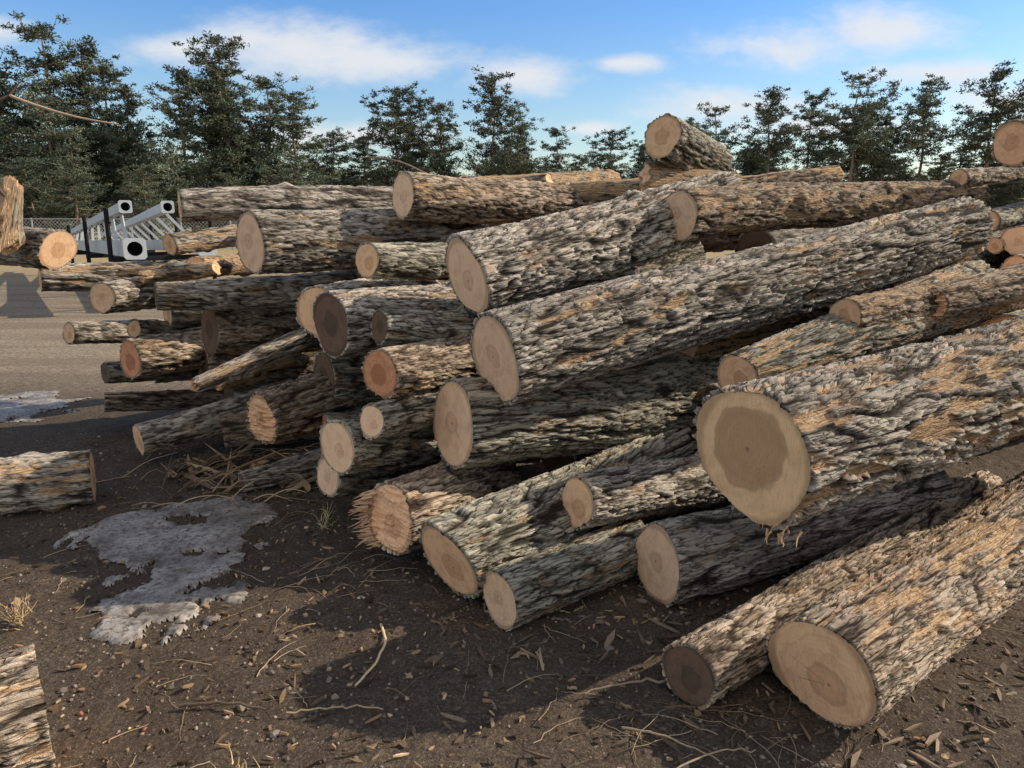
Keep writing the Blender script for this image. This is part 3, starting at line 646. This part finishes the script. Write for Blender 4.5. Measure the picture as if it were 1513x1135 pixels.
# ------------------------------------------------------------------ pines
nm=NT('pine_needles');at=nm.n('ShaderNodeAttribute',attribute_name='Col')
oi=nm.n('ShaderNodeObjectInfo')
nm.l(nm.scale(at.outputs['Color'],nm.math('MULTIPLY_ADD',oi.outputs['Random'],.5,.75)),nm.b.inputs['Base Color']);nm.b.inputs['Roughness'].default_value=.6
tm=simple('pine_trunk_bark',(.24,.17,.12),.9,3,.4)
def pine_mesh(seed,start,width,H=15.,dens=1.,gap=.028,rad=(.40,.76)):
    r=np.random.default_rng(seed);paths=[];cl=[]
    k=12;zz=np.linspace(0,H,k);lean=r.normal(0,.3,2)
    tx=lean[0]*np.sin(zz/H*2.2)+.12*np.sin(zz*.9+r.random()*6);ty=lean[1]*np.sin(zz/H*2.)
    paths.append((np.stack([tx,ty,zz],-1),.21,.03,(.15,.11,.085)))
    z=H*start
    while z<H*.975:
        t_=(z-H*start)/(H*(1-start))
        prof=(min(1,t_/.3+.55))*(1-t_)**.50*width*(1+.28*math.sin(t_*9+seed))+.45
        if r.random()<.18: z+=.55
        for b_ in range(r.integers(4,7)):
            az=r.uniform(0,6.28);l=prof*r.choice([r.uniform(.35,.8),r.uniform(.8,1.25)])
            rise=r.uniform(-.05,.25)+.3*t_
            kk=6;u=np.linspace(0,1,kk)
            cx=np.interp(z,zz,tx);cy=np.interp(z,zz,ty)
            X=cx+np.cos(az)*l*u;Y=cy+np.sin(az)*l*u;Z=z+l*(rise*u-.16*np.sin(u*2.6)+.12*u**3)
            P_=np.stack([X,Y,Z],-1);paths.append((P_,.045*(.4+l/3),.012,(.12,.09,.07)))
            nc=max(2,int(l/.42*dens))
            for u_ in np.linspace(.3,1.0,nc)+r.normal(0,.04,nc):
                c_=np.array([np.interp(u_,u,X),np.interp(u_,u,Y),np.interp(u_,u,Z)])+r.normal(0,1,3)*(.28*l/2.5+.06,.28*l/2.5+.06,.12)
                cl.append((c_,r.uniform(*rad)*(1-.25*t_)))
        z+=H*r.uniform(gap,gap*1.7)
    cl.append((np.array([tx[-1],ty[-1],H-.3]),.42))
    C=np.array([c_ for c_,_ in cl]);R=np.array([q_ for _,q_ in cl]);n=len(C);K=42
    d=r.normal(0,1,(n,K,3));d/=np.linalg.norm(d,axis=-1,keepdims=True);d[...,2]=d[...,2]*.62+.12
    pos=C[:,None]+d*R[:,None,None]*r.uniform(.1,1.05,(n,K,1))
    ax=d+r.normal(0,.5,(n,K,3));ax[...,2]+=.25;ax/=np.linalg.norm(ax,axis=-1,keepdims=True)
    sd=np.cross(ax,r.normal(0,1,(n,K,3)));sd/=np.linalg.norm(sd,axis=-1,keepdims=True)
    ll=r.uniform(.08,.17,(n,K,1));ww=r.uniform(.03,.06,(n,K,1))
    V=np.stack([pos-ax*ll-sd*ww*.5,pos-ax*ll*.3+sd*ww,pos+ax*ll,pos+ax*ll*.2-sd*ww],-2).reshape(-1,3)
    F=np.arange(len(V)).reshape(-1,4)
    shade=r.uniform(.6,1.4,(n,1,1))*r.uniform(.8,1.2,(n,K,1));yel=r.uniform(0,1,(n,1,1))
    base=np.array([.090,.120,.092])*(1-yel)+np.array([.135,.150,.088])*yel  # needle greens lightened and blued, distance haze is put into the colour
    col=np.clip(base*shade,0,1);col=np.concatenate([col,np.ones((n,K,1))],-1);col=np.repeat(col.reshape(-1,4),4,0)
    Vt,Ft,Ct=tubes(paths)
    return mkmesh('pine',np.concatenate([V,Vt]),[(F,0,False,None),(Ft+len(V),1,True,None)],[nm.m,tm.m],cols=np.concatenate([col,Ct]))
full=[pine_mesh(11,.08,3.4),pine_mesh(12,.12,3.1),pine_mesh(13,.06,3.8),pine_mesh(16,.18,3.0)]
high=[pine_mesh(21,.46,3.1,rad=(.42,.80)),pine_mesh(22,.40,2.8,rad=(.42,.80)),pine_mesh(23,.52,3.3,rad=(.42,.80))]
TREES=[(-38.8,65,17.4,'f'),(-36.3,68,16.6,'f'),(-37,60,11.2,'f'),(-32,66,12.9,'f'),(-34,67,14.5,'f'),(-26.7,64,13.6,'f'),(-23,66,16.8,'f'),(-24.6,67,14.2,'f'),(-21.3,68,13.9,'f'),
(-18.5,66,12.5,'f'),(-16.5,70,9.8,'f'),(-14,72,9.5,'f'),(-31.5,55,8.1,'f'),(-42,64,15.0,'f'),
(-10.2,72,14.0,'f'),(-8.6,73,13.0,'h'),(-7,74,12.6,'f'),(-1.9,72,15.0,'f'),(-.3,73,12.2,'f'),(.9,70,10.2,'f'),(4.1,74,10.4,'f'),(6.5,75,8.2,'f'),(10.5,78,10.9,'f'),(13.3,80,9.6,'f'),
(20.8,80,13.2,'h'),(26.3,78,15.0,'h'),(31.2,82,14.7,'h'),(34.3,78,15.9,'h'),(36.2,80,13.8,'h'),(42,80,15.8,'h'),(46.5,75,15.8,'h'),(52,78,13.8,'h'),(38.5,80,12.4,'h'),(26,84,10.5,'f'),(-45,70,15,'f')]
for i,(x,y,H,ty) in enumerate(TREES):
    src=full[i%4] if ty=='f' else high[i%3]
    ob=addobj('pine_tree',src,loc=(x,y,-.05));s=H/15
    wv=rng.uniform(.95,1.2)*(15/H)**.3*(1.12 if x<-12 else 1)
    ob.scale=(s*wv,s*wv,s);ob.rotation_euler=(0,0,rng.uniform(0,6.28))
root=bpy.data.objects.new('distant_pine_forest',None);coll.objects.link(root)
def ft(x,y,H,src):
    ob=addobj('forest_pine',src,root,(x,y,-.05));s=H/15;wv=rng.uniform(1.3,1.8);ob.scale=(s*wv,s*wv,s);ob.rotation_euler=(0,0,rng.uniform(0,6.28))
for x in np.arange(-62,-12,3.2): ft(x+rng.normal(0,.8),rng.uniform(74,84),rng.uniform(7.5,12.)*(1 if x<-24 else .72),full[rng.integers(4)])
for x in np.arange(-52,-17,3.4): ft(x+rng.normal(0,1.),rng.uniform(52,60),rng.uniform(3.5,6.5),full[rng.integers(3)])
for x in np.arange(-16,18,2.6): ft(x+rng.normal(0,.7),rng.uniform(78,92),rng.uniform(5.,8.),full[rng.integers(4)])
for x in np.arange(17,75,2.8): ft(x+rng.normal(0,.7),rng.uniform(84,100),rng.uniform(8.,11.5),(full+high)[rng.integers(7)])
for x in np.arange(17,70,3.4): ft(x+rng.normal(0,.7),rng.uniform(74,84),rng.uniform(5.5,9),full[rng.integers(4)])
for x in np.arange(-80,100,5.): ft(x+rng.normal(0,.9),rng.uniform(100,120),rng.uniform(8.,10.),full[rng.integers(4)])

# ------------------------------------------------------------------ light, sky, camera
EL=D2R(33);AZ=D2R(79)
sv=Vector((math.cos(EL)*math.sin(AZ),math.cos(EL)*math.cos(AZ),math.sin(EL)))
sl=bpy.data.lights.new('sun','SUN');sl.energy=5.0;sl.angle=D2R(.5);sl.color=(1,.885,.72)
so=bpy.data.objects.new('sun',sl);coll.objects.link(so);so.rotation_euler=sv.to_track_quat('Z','Y').to_euler()
w=bpy.data.worlds.new("sky");scene.world=w;w.use_nodes=True;nt=w.node_tree
bg=nt.nodes["Background"];bg.inputs[1].default_value=.15
def wn(ty,**k):
    o_=nt.nodes.new(ty)
    for a_,b_ in k.items():setattr(o_,a_,b_)
    return o_
sky=wn('ShaderNodeTexSky',sky_type='NISHITA',sun_disc=False,sun_elevation=EL,sun_rotation=AZ,air_density=1.2,dust_density=.7,ozone_density=1.5)
def wm(op,a_,b_=None,clamp=False):
    o_=wn('ShaderNodeMath',operation=op,use_clamp=clamp)
    for i,x in enumerate((a_,b_)):
        if x is None:continue
        if isinstance(x,(int,float)):o_.inputs[i].default_value=x
        else:nt.links.new(x,o_.inputs[i])
    return o_.outputs[0]
def wmix(f,a_,b_,bt='MIX'):
    o_=wn('ShaderNodeMix',data_type='RGBA',blend_type=bt)
    for x,i in((f,0),(a_,6),(b_,7)):
        if isinstance(x,(int,float)):o_.inputs[i].default_value=x
        elif isinstance(x,tuple):o_.inputs[i].default_value=x+(1,)
        else:nt.links.new(x,o_.inputs[i])
    return o_.outputs[2]
tc=wn('ShaderNodeTexCoord').outputs['Generated'];sx=wn('ShaderNodeSeparateXYZ');nt.links.new(tc,sx.inputs[0])
yy=wm('MAXIMUM',sx.outputs[1],.05);cxn=wm('DIVIDE',sx.outputs[0],yy);czn=wm('DIVIDE',sx.outputs[2],yy)
cv=wn('ShaderNodeCombineXYZ');nt.links.new(cxn,cv.inputs[0]);nt.links.new(wm('MULTIPLY',czn,2.2),cv.inputs[1])
def wnoise(sc,det,ro,vec=None):
    o_=wn('ShaderNodeTexNoise');o_.inputs['Scale'].default_value=sc;o_.inputs['Detail'].default_value=det;o_.inputs['Roughness'].default_value=ro
    nt.links.new(vec or cv.outputs[0],o_.inputs['Vector']);return o_.outputs['Fac']
nA=wnoise(8,7,.58);nB=wnoise(26,6,.65);nC=wnoise(2.2,5,.6,tc)
tot=None
for cx,cz,a_,b_ in [(-.27,.212,.13,.036),(-.33,.225,.07,.03),(-.17,.197,.11,.022),(-.42,.215,.06,.02),(.015,.182,.07,.022),(.335,.212,.085,.026),(.475,.235,.075,.028),(.145,.197,.045,.010),(.55,.185,.09,.016),(.10,.118,.04,.008),(-.2,.11,.12,.016),(.28,.145,.10,.022),(-.66,.235,.06,.016),(.68,.15,.12,.018),(.42,.12,.14,.014)]:
    d=wm('SQRT',wm('ADD',wm('POWER',wm('ABSOLUTE',wm('DIVIDE',wm('SUBTRACT',cxn,cx),a_)),2.),wm('POWER',wm('ABSOLUTE',wm('DIVIDE',wm('SUBTRACT',czn,cz),b_)),2.)))
    m_=wm('SUBTRACT',1.,d)
    tot=m_ if tot is None else wm('MAXIMUM',tot,m_)
val=wm('ADD',wm('ADD',tot,wm('MULTIPLY',wm('SUBTRACT',nA,.5),2.3)),wm('MULTIPLY',wm('SUBTRACT',nB,.5),.9))
mr=wn('ShaderNodeMapRange',interpolation_type='SMOOTHSTEP');mr.inputs[1].default_value=-.55;mr.inputs[2].default_value=.95
nt.links.new(val,mr.inputs[0])
cm=wm('MULTIPLY',mr.outputs[0],.88)
el=wn('ShaderNodeValToRGB');e=el.color_ramp.elements
while len(e)<4:e.new(.5)
for i,(p_,c_) in enumerate([(0.,(.98,1.0,1.0)),(.10,(.88,.98,1.07)),(.25,(.52,.80,1.17)),(.55,(.92,.92,.94))]):
    e[i].position=p_;e[i].color=c_+(1,)
nt.links.new(sx.outputs[2],el.inputs[0])
skc=wmix(1.,sky.outputs[0],el.outputs[0],'MULTIPLY')
back_fill=wm('MULTIPLY',wm('ADD',wm('MULTIPLY',sx.outputs[1],-1.6),.25),1.,True)  # bright cloud added out of view behind the camera, lifts the shaded log ends
bm=wn('ShaderNodeMapRange',interpolation_type='SMOOTHSTEP');bm.inputs[1].default_value=.38;bm.inputs[2].default_value=.58;nt.links.new(nC,bm.inputs[0])
back_fill=wm('MULTIPLY',wm('MULTIPLY',back_fill,bm.outputs[0]),.85)
skc=wmix(back_fill,skc,(6.5,6.15,5.6))
skc=wmix(cm,skc,(5.6,5.65,5.8))
nt.links.new(skc,bg.inputs[0])

cd=bpy.data.cameras.new('camera');cam=bpy.data.objects.new('camera',cd);coll.objects.link(cam)
cam.location=(0,0,1.6);cam.rotation_euler=(D2R(90-12.2),0,0);cd.sensor_width=36;cd.lens=36*1100/1513;cd.clip_start=.05;cd.clip_end=2000
scene.camera=cam
scene.view_settings.view_transform='Standard';scene.view_settings.look='None';scene.view_settings.exposure=0
